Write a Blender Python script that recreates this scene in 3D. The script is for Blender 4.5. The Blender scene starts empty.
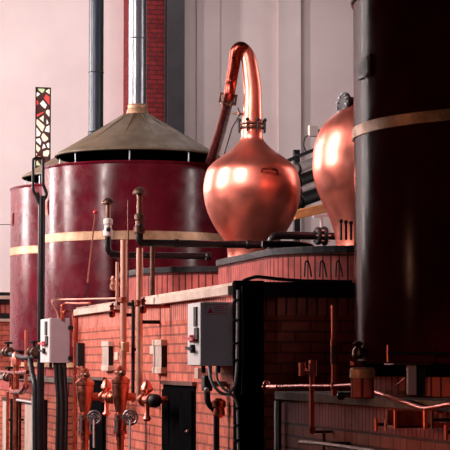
import bpy, math, random
from mathutils import Vector, Matrix
random.seed(7)
C = bpy.context.scene.collection
PI = math.pi
# ------------------------------------------------------------------ camera
F = 2000.0                      # focal length for a 450 px wide frame
HORIZON = 360.0
YAW = -math.atan2(.231, .973)
PITCH = math.atan2(HORIZON-225, F)
CAM = Vector((-3.305, -13.605, 1.6))
fh = Vector((.231, .973, 0)).normalized()
rt = Vector((fh.y, -fh.x, 0))
fw = (fh*math.cos(PITCH) + Vector((0,0,1))*math.sin(PITCH))
up = rt.cross(fw)
cd = bpy.data.cameras.new('camera'); cam = bpy.data.objects.new('camera', cd); C.objects.link(cam)
cam.location = CAM; cam.rotation_euler = (PI/2+PITCH, 0, YAW)
cd.sensor_width = 36; cd.lens = 36*F/450; cd.clip_end = 200
bpy.context.scene.camera = cam
def ray(px, py): return fw + rt*((px-225)/F) + up*((225-py)/F)
def on_x(px, py, x):
    d = ray(px, py); return CAM + d*((x-CAM.x)/d.x)
def on_y(px, py, y):
    d = ray(px, py); return CAM + d*((y-CAM.y)/d.y)
def on_z(px, py, z):
    d = ray(px, py); return CAM + d*((z-CAM.z)/d.z)
def at(px, py, D):
    d = ray(px, py); return CAM + d*(D/d.dot(fh))
def vz(x, y, py):               # height above (x,y) seen on row py
    D = (Vector((x, y, 0))-Vector((CAM.x, CAM.y, 0))).dot(fh)
    v = (225-py)/F
    return CAM.z + D*(math.sin(PITCH)+v*math.cos(PITCH))/(math.cos(PITCH)-v*math.sin(PITCH))

# ------------------------------------------------------------------ materials
def nt(name):
    m = bpy.data.materials.new(name); m.use_nodes = True
    t = m.node_tree; b = t.nodes['Principled BSDF']; return m, t, b
def N(t, typ, **k):
    n = t.nodes.new(typ)
    for a, v in k.items():
        if a in n.inputs: n.inputs[a].default_value = v
        else: setattr(n, a, v)
    return n
def noisy(name, c1, c2, scale=6, rough=.6, rough2=None, metal=0, bump=.1, bscale=40, coat=0, detail=6, stretch=(1,1,1), lo=.35, hi=.65, spec=.5):
    m, t, b = nt(name)
    tc = N(t, 'ShaderNodeTexCoord'); mp = N(t, 'ShaderNodeMapping'); mp.inputs['Scale'].default_value = stretch
    t.links.new(tc.outputs['Object'], mp.inputs['Vector'])
    n = N(t, 'ShaderNodeTexNoise', Scale=scale, Detail=detail, Roughness=.6)
    t.links.new(mp.outputs[0], n.inputs['Vector'])
    r = N(t, 'ShaderNodeValToRGB'); r.color_ramp.elements[0].position = lo; r.color_ramp.elements[1].position = hi
    r.color_ramp.elements[0].color = (*c1, 1); r.color_ramp.elements[1].color = (*c2, 1)
    t.links.new(n.outputs['Fac'], r.inputs['Fac']); t.links.new(r.outputs['Color'], b.inputs['Base Color'])
    b.inputs['Metallic'].default_value = metal; b.inputs['Roughness'].default_value = rough
    b.inputs['Specular IOR Level'].default_value = spec
    if rough2 is not None:
        q = N(t, 'ShaderNodeMapRange'); q.inputs['To Min'].default_value = rough; q.inputs['To Max'].default_value = rough2
        q.inputs['From Min'].default_value = .35; q.inputs['From Max'].default_value = .65
        n3 = N(t, 'ShaderNodeTexNoise', Scale=scale*2.3, Detail=4)
        t.links.new(mp.outputs[0], n3.inputs['Vector'])
        t.links.new(n3.outputs['Fac'], q.inputs['Value']); t.links.new(q.outputs[0], b.inputs['Roughness'])
    if bump:
        n2 = N(t, 'ShaderNodeTexNoise', Scale=bscale, Detail=4); t.links.new(mp.outputs[0], n2.inputs['Vector'])
        bp = N(t, 'ShaderNodeBump', Strength=bump, Distance=.02)
        t.links.new(n2.outputs['Fac'], bp.inputs['Height']); t.links.new(bp.outputs[0], b.inputs['Normal'])
    if coat: b.inputs['Coat Weight'].default_value = coat; b.inputs['Coat Roughness'].default_value = .14
    return m
def brick(name, c1, c2, mortar, w=.22, h=.075, ms=.009, offset=.5, rough=.75, bump=.6):
    m, t, b = nt(name)
    tc = N(t, 'ShaderNodeTexCoord')
    br = N(t, 'ShaderNodeTexBrick'); br.offset = offset
    br.inputs['Scale'].default_value = 1; br.inputs['Brick Width'].default_value = w; br.inputs['Row Height'].default_value = h
    br.inputs['Mortar Size'].default_value = ms; br.inputs['Mortar Smooth'].default_value = .3
    br.inputs['Color1'].default_value = (*c1, 1); br.inputs['Color2'].default_value = (*c2, 1); br.inputs['Mortar'].default_value = (*mortar, 1)
    t.links.new(tc.outputs['UV'], br.inputs['Vector'])
    n = N(t, 'ShaderNodeTexNoise', Scale=9, Detail=6); t.links.new(tc.outputs['Object'], n.inputs['Vector'])
    mx = N(t, 'ShaderNodeMix', data_type='RGBA', blend_type='MULTIPLY'); mx.inputs['Factor'].default_value = .7
    r = N(t, 'ShaderNodeValToRGB'); r.color_ramp.elements[0].position = .3; r.color_ramp.elements[1].position = .6
    r.color_ramp.elements[0].color = (.55, .5, .5, 1); r.color_ramp.elements[1].color = (1.1, 1.05, 1, 1)
    t.links.new(n.outputs['Fac'], r.inputs['Fac'])
    t.links.new(br.outputs['Color'], mx.inputs['A']); t.links.new(r.outputs['Color'], mx.inputs['B'])
    t.links.new(mx.outputs['Result'], b.inputs['Base Color'])
    bp = N(t, 'ShaderNodeBump', Strength=bump, Distance=.01); bp.invert = True
    t.links.new(br.outputs['Fac'], bp.inputs['Height']); t.links.new(bp.outputs[0], b.inputs['Normal'])
    b.inputs['Roughness'].default_value = rough; b.inputs['Specular IOR Level'].default_value = .2
    return m
M = {}
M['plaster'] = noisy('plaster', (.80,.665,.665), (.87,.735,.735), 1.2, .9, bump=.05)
M['pillar_plaster'] = noisy('pillar_plaster', (.80,.68,.68), (.87,.75,.75), 1.2, .9, bump=.05)
M['floor'] = noisy('floor', (.03,.014,.012), (.045,.022,.02), 2, .9, bump=.1, spec=0)
M['ceiling'] = noisy('ceiling', (.03,.018,.018), (.04,.024,.024), 2, .9, bump=.05, spec=0)
M['shade_plaster'] = noisy('shade_plaster', (.016,.007,.008), (.022,.010,.011), 2, .95, bump=.05, spec=0)  # plaster darkened to near black so the unseen walls bounce little light
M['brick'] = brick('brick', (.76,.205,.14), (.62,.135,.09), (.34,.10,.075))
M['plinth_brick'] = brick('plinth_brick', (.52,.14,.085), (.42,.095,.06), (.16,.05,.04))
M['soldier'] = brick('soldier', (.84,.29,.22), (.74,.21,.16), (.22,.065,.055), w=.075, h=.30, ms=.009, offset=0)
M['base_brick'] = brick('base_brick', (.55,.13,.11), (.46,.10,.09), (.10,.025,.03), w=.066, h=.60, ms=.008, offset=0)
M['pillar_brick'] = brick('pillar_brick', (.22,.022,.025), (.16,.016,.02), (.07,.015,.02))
M['stone'] = noisy('stone', (.62,.42,.33), (.80,.62,.52), 5, .7, bump=.2)
M['grey_stone'] = noisy('grey_stone', (.20,.15,.135), (.32,.25,.225), 7, .8, bump=.2, spec=.2)
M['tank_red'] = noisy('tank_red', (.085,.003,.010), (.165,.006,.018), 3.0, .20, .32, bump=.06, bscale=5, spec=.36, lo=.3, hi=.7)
M['tank_red_shade'] = noisy('tank_red_shade', (.05,.003,.007), (.08,.005,.011), 3.0, .12, .20, bump=.03, bscale=3, spec=.015)  # darker copy of the tank red, shade put into the nearest tank's colour
M['brass'] = noisy('brass', (.42,.22,.12), (.72,.44,.28), 7, .38, .55, metal=.45, bump=.1, stretch=(1,1,1))
M['lid'] = noisy('lid', (.13,.085,.05), (.22,.15,.09), 3, .55, .75, bump=.25, bscale=9)
M['copper'] = noisy('copper', (.86,.21,.145), (.96,.31,.235), 2.5, .30, .42, metal=.93, bump=.04, bscale=4)
M['copper_dull'] = noisy('copper_dull', (.45,.10,.06), (.75,.22,.13), 9, .3, .45, metal=1, bump=.1)
M['copper_dark'] = noisy('copper_dark', (.24,.035,.025), (.38,.07,.05), 5, .25, .36, metal=1, bump=.08)
M['copper_pale'] = noisy('copper_pale', (.70,.32,.23), (.85,.45,.34), 9, .35, .5, metal=.6, bump=.05)
M['copper_aged'] = noisy('copper_aged', (.48,.12,.08), (.80,.27,.18), 6, .26, .42, metal=1, bump=.1)
M['steel'] = noisy('steel', (.26,.27,.31), (.40,.41,.46), 5, .25, .35, metal=.7, bump=.05, stretch=(3,3,.3))
M['blue_steel'] = noisy('blue_steel', (.035,.045,.06), (.055,.07,.09), 5, .3, .4, metal=.3, bump=.03, stretch=(3,3,.3))
M['post'] = noisy('post', (.018,.015,.02), (.028,.024,.03), 5, .55, bump=.03)
M['iron'] = noisy('iron', (.008,.007,.009), (.016,.013,.015), 12, .45, .6, bump=.1, spec=.3)
M['black_gloss'] = noisy('black_gloss', (.010,.006,.008), (.016,.009,.012), 3, .3, .4, bump=.0, spec=.35)
M['bronze'] = noisy('bronze', (.14,.075,.055), (.25,.135,.10), 12, .32, .45, metal=.9, bump=.1)
M['white_paint'] = noisy('white_paint', (.78,.72,.70), (.84,.78,.76), 3, .45, bump=.02)
M['grey_paint'] = noisy('grey_paint', (.50,.48,.54), (.55,.53,.59), 3, .4, bump=.02)
M['mauve_paint'] = noisy('mauve_paint', (.42,.32,.36), (.47,.36,.40), 3, .4, bump=.02)
M['red_paint'] = noisy('red_paint', (.55,.02,.04), (.65,.03,.05), 6, .35, bump=.02)
M['pink_ink'] = noisy('pink_ink', (.42,.12,.20), (.46,.14,.22), 6, .5, bump=0)
M['grey_rubber'] = noisy('grey_rubber', (.48,.45,.46), (.6,.57,.58), 20, .45, bump=.1)
M['wheel_grey'] = noisy('wheel_grey', (.16,.15,.16), (.26,.24,.26), 20, .35, metal=.6, bump=.1)
M['wood'] = noisy('wood', (.50,.18,.05), (.68,.28,.09), 6, .5, bump=.1, stretch=(1,6,6))
M['void'] = noisy('void', (.004,.004,.005), (.007,.006,.007), 6, .9, bump=0, spec=0)
M['panel'] = noisy('panel', (.42,.30,.25), (.62,.47,.40), 4, .55, bump=.1)
M['glass_dial'] = noisy('glass_dial', (.7,.68,.66), (.8,.78,.76), 5, .2, bump=0)
def stained():
    m, t, b = nt('stained_glass')
    tc = N(t, 'ShaderNodeTexCoord'); mp = N(t, 'ShaderNodeMapping'); mp.inputs['Scale'].default_value = (1, 1, .8)
    t.links.new(tc.outputs['Object'], mp.inputs['Vector'])
    v = N(t, 'ShaderNodeTexVoronoi', Scale=8.8); t.links.new(mp.outputs[0], v.inputs['Vector'])
    e = N(t, 'ShaderNodeTexVoronoi', Scale=8.8); e.feature = 'DISTANCE_TO_EDGE'; t.links.new(mp.outputs[0], e.inputs['Vector'])
    sp = N(t, 'ShaderNodeSeparateColor'); t.links.new(v.outputs['Color'], sp.inputs[0])
    r = N(t, 'ShaderNodeValToRGB'); r.color_ramp.interpolation = 'CONSTANT'
    cols = [(0,(.95,.85,.6)), (.22,(1,.95,.85)), (.42,(.55,.62,.35)), (.52,(1,.7,.55)), (.66,(.75,.05,.04)), (.78,(.9,.25,.12)), (.86,(.95,.9,.75))]
    el = r.color_ramp.elements
    el[0].position = 0; el[0].color = (*cols[0][1], 1); el[1].position = cols[1][0]; el[1].color = (*cols[1][1], 1)
    for p, c in cols[2:]:
        q = el.new(p); q.color = (*c, 1)
    t.links.new(sp.outputs[0], r.inputs['Fac'])
    g = N(t, 'ShaderNodeMath', operation='GREATER_THAN'); g.inputs[1].default_value = .12
    t.links.new(e.outputs['Distance'], g.inputs[0])
    mx = N(t, 'ShaderNodeMix', data_type='RGBA'); mx.inputs['A'].default_value = (.05,.004,.004,1)
    t.links.new(g.outputs[0], mx.inputs['Factor']); t.links.new(r.outputs['Color'], mx.inputs['B'])
    b.inputs['Base Color'].default_value = (.02,.02,.02,1)
    t.links.new(mx.outputs['Result'], b.inputs['Emission Color']); b.inputs['Emission Strength'].default_value = 1.25
    return m
M['stained'] = stained()
def glass():
    m, t, b = nt('window_glass')
    b.inputs['Transmission Weight'].default_value = 1; b.inputs['Roughness'].default_value = .05; b.inputs['Base Color'].default_value = (.9,.88,.88,1)
    return m
M['glass'] = glass()

# ------------------------------------------------------------------ mesh builder
class MB:
    def __init__(s): s.v = []; s.f = []; s.uv = []; s.sm = []
    def _add(s, vs, fs, uvs=None, smooth=False):
        o = len(s.v); s.v += [Vector(v) for v in vs]
        for i, f in enumerate(fs):
            s.f.append([o+k for k in f]); s.uv.append(uvs[i] if uvs else None); s.sm.append(smooth)
        return s
    def box(s, a, b):
        x0,y0,z0 = [min(p,q) for p,q in zip(a,b)]; x1,y1,z1 = [max(p,q) for p,q in zip(a,b)]
        vs = [(x0,y0,z0),(x1,y0,z0),(x1,y1,z0),(x0,y1,z0),(x0,y0,z1),(x1,y0,z1),(x1,y1,z1),(x0,y1,z1)]
        return s._add(vs, [(0,3,2,1),(4,5,6,7),(0,1,5,4),(1,2,6,5),(2,3,7,6),(3,0,4,7)])
    def bar(s, p, q, w, h, upv=(0,0,1)):          # square bar from p to q
        p = Vector(p); q = Vector(q); d = (q-p).normalized(); u = Vector(upv)
        a = d.cross(u).normalized(); b2 = a.cross(d).normalized()
        vs = []
        for c in (p, q):
            for i, j in ((-1,-1),(1,-1),(1,1),(-1,1)): vs.append(c+a*(i*w/2)+b2*(j*h/2))
        return s._add(vs, [(0,3,2,1),(4,5,6,7),(0,1,5,4),(1,2,6,5),(2,3,7,6),(3,0,4,7)])
    def lathe(s, prof, c, axis=(0,0,1), n=32, R=None, arc=None, smooth=True):
        """prof: list of (r, h) from bottom to top; c: base centre."""
        ax = Vector(axis).normalized(); c = Vector(c)
        a = Vector((1,0,0)) if abs(ax.x) < .9 else Vector((0,1,0))
        a = (a-ax*a.dot(ax)).normalized(); b = ax.cross(a)
        R = R or max(r for r, h in prof)
        a0, a1 = arc or (0, 2*PI); full = arc is None
        m = n if full else n+1
        vs = []
        for r, h in prof:
            for k in range(m):
                th = a0+(a1-a0)*k/n; vs.append(c+ax*h+(a*math.cos(th)+b*math.sin(th))*r)
        fs, uvs = [], []
        L = 0; ls = [0]
        for i in range(1, len(prof)):
            L += math.hypot(prof[i][0]-prof[i-1][0], prof[i][1]-prof[i-1][1]); ls.append(L)
        for i in range(len(prof)-1):
            for k in range(n):
                k2 = (k+1) % m if full else k+1
                fs.append((i*m+k, i*m+k2, (i+1)*m+k2, (i+1)*m+k))
                u0 = R*(a0+(a1-a0)*k/n); u1 = R*(a0+(a1-a0)*(k+1)/n)
                uvs.append([(u0,ls[i]),(u1,ls[i]),(u1,ls[i+1]),(u0,ls[i+1])])
        s._add(vs, fs, uvs, smooth)
        if full:
            o = len(s.v)-len(vs)
            for row, rev in ((0, True), (len(prof)-1, False)):
                if prof[row][0] > 1e-4:
                    f = [o+row*m+k for k in range(m)]
                    s.f.append(f[::-1] if rev else f); s.uv.append(None); s.sm.append(False)
        return s
    def cyl(s, p, q, r, n=20, r2=None):
        p = Vector(p); q = Vector(q); return s.lathe([(r,0),(r2 if r2 is not None else r,(q-p).length)], p, q-p, n)
    def disc(s, c, axis, r, t, n=24):
        c = Vector(c); a = Vector(axis).normalized(); e = min(t, r)*.18
        return s.lathe([(r-e,-t/2),(r,-t/2+e),(r,t/2-e),(r-e,t/2)], c, a, n)
    def ball(s, c, r, n=16, sq=1):
        return s.lathe([(max(1e-5, r*math.sin(PI*i/10)), -r*sq*math.cos(PI*i/10)) for i in range(11)], c, (0,0,1), n)
    def ring(s, c, axis, R, r, n=28, k=10):
        ax = Vector(axis).normalized()
        a = Vector((1,0,0)) if abs(ax.x) < .9 else Vector((0,1,0))
        a = (a-ax*a.dot(ax)).normalized(); b = ax.cross(a); c = Vector(c)
        vs = []; fs = []
        for i in range(n):
            th = 2*PI*i/n; d = a*math.cos(th)+b*math.sin(th)
            for j in range(k):
                ph = 2*PI*j/k; vs.append(c+d*(R+r*math.cos(ph))+ax*(r*math.sin(ph)))
        for i in range(n):
            for j in range(k):
                fs.append((i*k+j, ((i+1)%n)*k+j, ((i+1)%n)*k+(j+1)%k, i*k+(j+1)%k))
        return s._add(vs, fs, None, True)
    def tube(s, pts, r, n=14, bend=.0, steps=8, radii=None):
        """sweeps a circle along pts; bend = fillet radius at corners"""
        P = [Vector(p) for p in pts]; Q = []; RR = []
        rr = radii or [r]*len(P)
        if bend > 0:
            Q.append(P[0]); RR.append(rr[0])
            for i in range(1, len(P)-1):
                a = (P[i-1]-P[i]); b = (P[i+1]-P[i]); t = min(bend, a.length*.48, b.length*.48)
                A = P[i]+a.normalized()*t; B = P[i]+b.normalized()*t
                for k in range(steps+1):
                    u = k/steps; Q.append(A*(1-u)**2+P[i]*2*u*(1-u)+B*u*u); RR.append(rr[i])
            Q.append(P[-1]); RR.append(rr[-1])
        else: Q, RR = P, rr
        T = []
        for i in range(len(Q)):
            a = Q[max(i-1,0)]; b = Q[min(i+1,len(Q)-1)]; T.append((b-a).normalized())
        nrm = T[0].orthogonal().normalized(); vs = []; 
        for i, q in enumerate(Q):
            nrm = (nrm-T[i]*nrm.dot(T[i])).normalized(); bi = T[i].cross(nrm)
            for k in range(n):
                th = 2*PI*k/n; vs.append(q+(nrm*math.cos(th)+bi*math.sin(th))*RR[i])
        fs = [(i*n+k, i*n+(k+1)%n, (i+1)*n+(k+1)%n, (i+1)*n+k) for i in range(len(Q)-1) for k in range(n)]
        o = len(s.v); s._add(vs, fs, None, True)
        s.f.append([o+k for k in range(n)][::-1]); s.uv.append(None); s.sm.append(False)
        s.f.append([o+(len(Q)-1)*n+k for k in range(n)]); s.uv.append(None); s.sm.append(False)
        return s
    def build(s, name, mat, parent=None, loc=None, bevel=0, kind=None):
        """origin at loc (or the root thing's place)"""
        if parent is not None: org = parent['_o']; org = Vector(org)
        elif loc is not None: org = Vector(loc)
        else:
            n = len(s.v); lo = Vector([min(v[i] for v in s.v) for i in range(3)]); hi = Vector([max(v[i] for v in s.v) for i in range(3)])
            org = Vector(((lo.x+hi.x)/2, (lo.y+hi.y)/2, lo.z))
        me = bpy.data.meshes.new(name); me.from_pydata([v-org for v in s.v], [], s.f); 
        ul = me.uv_layers.new(name='UVMap')
        for p in me.polygons:
            p.use_smooth = s.sm[p.index]; uv = s.uv[p.index]
            nx, ny, nz = [abs(q) for q in p.normal]
            for j, li in enumerate(p.loop_indices):
                if uv: ul.data[li].uv = uv[j]
                else:
                    v = s.v[me.loops[li].vertex_index]
                    ul.data[li].uv = (v.y, v.z) if nx >= ny and nx >= nz else ((v.x, v.z) if ny >= nz else (v.x, v.y))
        if any(s.sm): me.set_sharp_from_angle(angle=math.radians(32))
        me.materials.append(M[mat] if isinstance(mat, str) else mat)
        o = bpy.data.objects.new(name, me); C.objects.link(o)
        if parent is not None: o.parent = parent; o['_o'] = list(org)
        else: o.location = org; o['_o'] = list(org)
        if bevel:
            b = o.modifiers.new('bevel', 'BEVEL'); b.width = bevel; b.segments = 2; b.limit_method = 'ANGLE'; b.angle_limit = .7
        if kind: o['kind'] = kind
        return o
def thing(name, label, cat, loc, group=None):
    o = bpy.data.objects.new(name, None); C.objects.link(o); o.location = Vector(loc); o['_o'] = list(loc)
    o.empty_display_size = .1
    o['label'] = label; o['category'] = cat
    if group: o['group'] = group
    return o
def tag(o, label, cat, group=None, kind=None):
    o['label'] = label; o['category'] = cat
    if group: o['group'] = group
    if kind: o['kind'] = kind
    return o

# ------------------------------------------------------------------ room
X0, X1, Y0, Y1, ZC = -6.0, 8.5, -17.0, 18.0, 8.6
MB().box((X0-.3,Y0-.3,-.2),(X1+.3,Y1+.3,0)).build('floor','floor',kind='structure')
MB().box((X0-.3,Y0-.3,ZC),(X1+.3,Y1+.3,ZC+.2)).build('ceiling','ceiling',kind='structure')
# back wall with a slot for the stained glass window
wa = on_y(35.5,87,Y1); wb = on_y(50.5,190,Y1)
b = MB(); b.box((X0,Y1,0),(wa.x,Y1+.3,ZC)); b.box((wb.x,Y1,0),(X1,Y1+.3,ZC)); b.box((wa.x,Y1,wa.z),(wb.x,Y1+.3,ZC)); b.box((wa.x,Y1,0),(wb.x,Y1+.3,wb.z))
b.build('wall_back','plaster',kind='structure')
MB().box((wa.x,Y1+.03,wb.z),(wb.x,Y1+.045,wa.z)).build('window_1','stained',kind='structure')
fr = MB(); e = .02
fr.box((wa.x-.001,Y1+.005,wb.z),(wa.x+e,Y1+.03,wa.z)).box((wb.x-e,Y1+.005,wb.z),(wb.x+.001,Y1+.03,wa.z)).box((wa.x,Y1+.005,wa.z-e),(wb.x,Y1+.03,wa.z)).box((wa.x,Y1+.005,wb.z),(wb.x,Y1+.03,wb.z+e))
fr.build('trim_1','iron',kind='structure')
k = 2
for (pa, pb, dep, mt) in ((277,299,.12,'pillar_plaster'),(196,219,.06,'plaster')):
    a = on_y(pa,100,Y1); c = on_y(pb,100,Y1)
    MB().box((a.x,Y1-dep,0),(c.x,Y1,ZC)).build('trim_%d'%k, mt, kind='structure'); k += 1
MB().box((X1,Y0,0),(X1+.3,Y1,ZC)).build('wall_right','shade_plaster',kind='structure')
MB().box((X0,Y0-.3,0),(X1,Y0,ZC)).build('wall_front','shade_plaster',kind='structure')
# left wall with tall windows
WIN = [(3.5,.8,3.7,8.3), (10.9,.7,3.5,8.3), (16.0,1.6,3.2,8.3)]
b = MB(); y = Y0
for (yc, w, z0, z1) in WIN:
    b.box((X0-.3,y,0),(X0,yc-w/2,ZC)); b.box((X0-.3,yc-w/2,0),(X0,yc+w/2,z0)); b.box((X0-.3,yc-w/2,z1),(X0,yc+w/2,ZC)); y = yc+w/2
b.box((X0-.3,y,0),(X0,Y1,ZC)); b.build('wall_left','shade_plaster',kind='structure')
MB().box((X0,1.9,0),(-4.2,2.2,ZC)).build('trim_5','shade_plaster',kind='structure')  # added pier out of view, keeps window light off the near plinth and tank
POW = [800, 640, 950]
for i, (yc, w, z0, z1) in enumerate(WIN):
    fr = MB(); fr.box((X0-.25,yc-w/2,z0),(X0-.19,yc-w/2+.06,z1)).box((X0-.25,yc+w/2-.06,z0),(X0-.19,yc+w/2,z1)).box((X0-.25,yc-.02,z0),(X0-.2,yc+.02,z1))
    for j in range(5): z = z0+(z1-z0-.05)*j/4; fr.box((X0-.25,yc-w/2,z),(X0-.2,yc+w/2,z+.05))
    w_ = fr.build('window_%d'%(i+2),'post',kind='structure')
    MB().box((X0-.23,yc-w/2,z0),(X0-.222,yc+w/2,z1)).build('pane','glass',w_)
    l = bpy.data.lights.new('day_or_fill_light','AREA'); l.shape = 'RECTANGLE'; l.size = z1-z0-.1; l.size_y = w-.1; l.energy = POW[i]; l.color = (1,.86,.83)
    lo = bpy.data.objects.new('day_or_fill_light', l); C.objects.link(lo); lo.location = (X0-.12,yc,(z0+z1)/2); lo.rotation_euler = (0,-PI/2,0)
# area light added under the closed ceiling for the far wall, and a right-hand window
def area(loc, rot, sx, sy, e, col=(1,.88,.86), spread=PI):
    l = bpy.data.lights.new('day_or_fill_light','AREA'); l.shape = 'RECTANGLE'; l.size = sx; l.size_y = sy; l.energy = e; l.color = col; l.spread = spread
    o = bpy.data.objects.new('day_or_fill_light', l); C.objects.link(o); o.location = loc; o.rotation_euler = rot; return o
area((3.2, 14.0, ZC-.05), (0,0,0), 5.0, 4.0, 150)
area((X1-.05, 4.6, 5.2), (0,PI/2,0), 4.5, .8, 200)
def spot(loc, aim, e, ang, r, col):
    l = bpy.data.lights.new('added_spot','SPOT'); l.energy = e; l.spot_size = math.radians(ang); l.spot_blend = .6; l.shadow_soft_size = r; l.color = col
    o = bpy.data.objects.new('added_spot', l); C.objects.link(o); o.location = loc
    o.rotation_euler = (Vector(aim)-Vector(loc)).to_track_quat('-Z','Y').to_euler()
spot((-4.6,-2.5,7.6), (1.2,3.2,3.3), 3300, 17, .50, (1,.80,.77))  # added lamp, brightens the first still
spot((-5.6,-1.2,2.4), (.2,-3.3,2.0), 80, 36, .12, (1,.45,.27))  # warm lamp added to lift the nearest tank and its band
spot((-5.7,-6.6,1.9), (.0,-4.1,1.05), 190, 17, .10, (1,.42,.22))  # low orange lamp added for the fittings at lower right
spot((-5.2,-3.6,2.3), (-.12,.12,1.95), 60, 10, .12, (1,.88,.9))  # narrow lamp added to brighten the side of the right cabinet
area((-1.0,-14.0,ZC-.1), (math.radians(35),0,0), 1.2, 1.2, 70, (1,.84,.84))  # added fill light high behind the camera, not a window

# ------------------------------------------------------------------ furnace masonry
def coping(y0, y1, z, x=0.0, h=.085):
    return MB().box((x-.05,y0,z-h),(x+.28,y1,z-.022)).box((x-.02,y0,z-.022),(x+.24,y1,z))
ZT = vz(0,0,282.5)
# main furnace
root = thing('brick_furnace','long salmon brick furnace with pale stone coping carrying the copper stills','furnace',(1.5,3.45,0))
MB().box((0,.02,0),(3.2,6.9,ZT-.085-.14)).build('brickwork','brick',root)
MB().box((0,.02,ZT-.225),(3.2,6.9,ZT-.085)).build('soldier_course','soldier',root)
MB().box((.28,.02,ZT-.085),(3.2,6.9,ZT)).build('top_slab','grey_stone',root)
y_a = on_x(143,298,0).y; y_b = on_x(120,300,0).y
coping(.02,y_a,ZT).build('coping','stone',root,bevel=.004)
coping(y_b,6.9,ZT).build('coping','stone',root,bevel=.004)
# iron frame on the shaded end
f1 = MB().box((-.012,-.06,0),(.19,.02,ZT+.012)); 
f1.build('corner_post','void',root)
MB().box((.19,-.05,ZT-.10),(3.2,.02,ZT+.005)).build('top_beam','iron',root)
MB().box((3.0,-.05,0),(3.2,.02,ZT-.10)).build('end_post','iron',root)
# fire door and small doors
def door(px0, px1, pyt, depth=.03):
    a = on_x(px1, pyt, 0); c = on_x(px0, pyt, 0); y0, y1 = a.y, c.y; zt = vz(0,(y0+y1)/2,pyt)
    d = MB().box((-.012,y0,.45),(.0,y1,zt)).build('fire_door','void',root)
    MB().box((-.035,y0-.02,zt),(0,y1+.02,zt+.03)).build('lintel','bronze',d)
    MB().box((-.03,y0+.03,.48),(-.012,y1-.03,zt-.04)).build('door_leaf','void',d,bevel=.004)
    MB().ball((-.045,y0+.08,zt-.35),.02).build('knob','bronze',d)
door(164.5,196,385); door(92,106,380)
for (px0, px1, pt, pb) in ((152.5,166,339.5,373.5),(101.5,112,341,371)):
    a = on_x(px0+ (px1-px0)*.62, pt, -.05); y0 = a.y; y1 = on_x(px0, pt, -.05).y
    zt = vz(-.05,y0,pt); zb = vz(-.05,y0,pb)
    h = MB().box((-.045,y0,zb),(0,y1,zt)).build('hatch','panel',root)
    MB().box((-.0455,y0-.006,zb+.05),(0,y0,zt-.05)).build('hatch_dark_side','iron',h)  # thin dark plate over the hatch's near side
    MB().box((-.052,y0-.01,zt-.05),(0.0,y1+.01,zt)).build('hatch_cap','stone',h,bevel=.004)
    MB().box((-.052,y0-.01,zb),(0.0,y1+.01,zb+.05)).build('hatch_sill','stone',h,bevel=.004)
a = on_x(78,340,-.07); zt, zb = vz(-.07,a.y,343), vz(-.07,a.y,366)
MB().box((-.07,a.y,zb),(0,a.y+.12,zt)).build('vent_hood','iron',root)
for (px, py) in ((153,350),(117,356)):
    a = on_x(px-.0,py,0); MB().box((-.01,a.y-.09,a.z-.035),(0,a.y+.09,a.z+.035)).build('glazed_tile','stone',root)

# rounded kettle housings standing on the furnace
def stadium(x0, x1, y0, y1, r, n=14):
    pts = []
    for (cx, cy, a0) in ((x1-r,y0+r,-PI/2),(x1-r,y1-r,0),(x0+r,y1-r,PI/2),(x0+r,y0+r,PI)):
        for k in range(n+1):
            th = a0+PI/2*k/n; pts.append((cx+r*math.cos(th), cy+r*math.sin(th)))
    return pts
def ring_wall(pts, z0, z1, off=0, cap=True, tile=None):
    b = MB(); n = len(pts)
    cx = sum(p[0] for p in pts)/n; cy = sum(p[1] for p in pts)/n
    P = []
    for i, p in enumerate(pts):
        q = pts[i-1]; r_ = pts[(i+1) % n]; t = Vector((r_[0]-q[0], r_[1]-q[1])).normalized(); P.append((p[0]+t.y*off, p[1]-t.x*off))
    vs = [(x,y,z0) for x,y in P]+[(x,y,z1) for x,y in P]; fs = []; uvs = []; L = 0
    for i in range(n):
        j = (i+1) % n; d = math.hypot(P[j][0]-P[i][0], P[j][1]-P[i][1])
        fs.append((i,j,n+j,n+i)); uvs.append([(L,z0),(L+d,z0),(L+d,z1),(L,z1)]); L += d
    b._add(vs, fs, uvs, False)
    b.f.append([n+i for i in range(n)]); b.uv.append(None); b.sm.append(False)
    b.f.append([i for i in range(n)][::-1]); b.uv.append(None); b.sm.append(False)
    return b
ZB = 2.47
def housing(x0,x1,y0,y1,r,label,zt=ZB):
    t = thing('kettle_housing',label,'furnace',((x0+x1)/2,(y0+y1)/2,ZT))
    p = stadium(x0,x1,y0,y1,r)
    ring_wall(p,ZT,zt-.05).build('brick_casing','base_brick',t)
    ring_wall(p,zt-.055,zt,.022).build('iron_rim','iron',t,bevel=.004)
    return t
h1 = housing(.66,3.2,.90,4.05,.80,'rounded upright brick casing with black iron rim under the copper bulbs')
h2 = housing(.30,3.0,4.45,6.85,.85,'rounded brick casing in front of the big red tank, left of the copper still')

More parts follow.
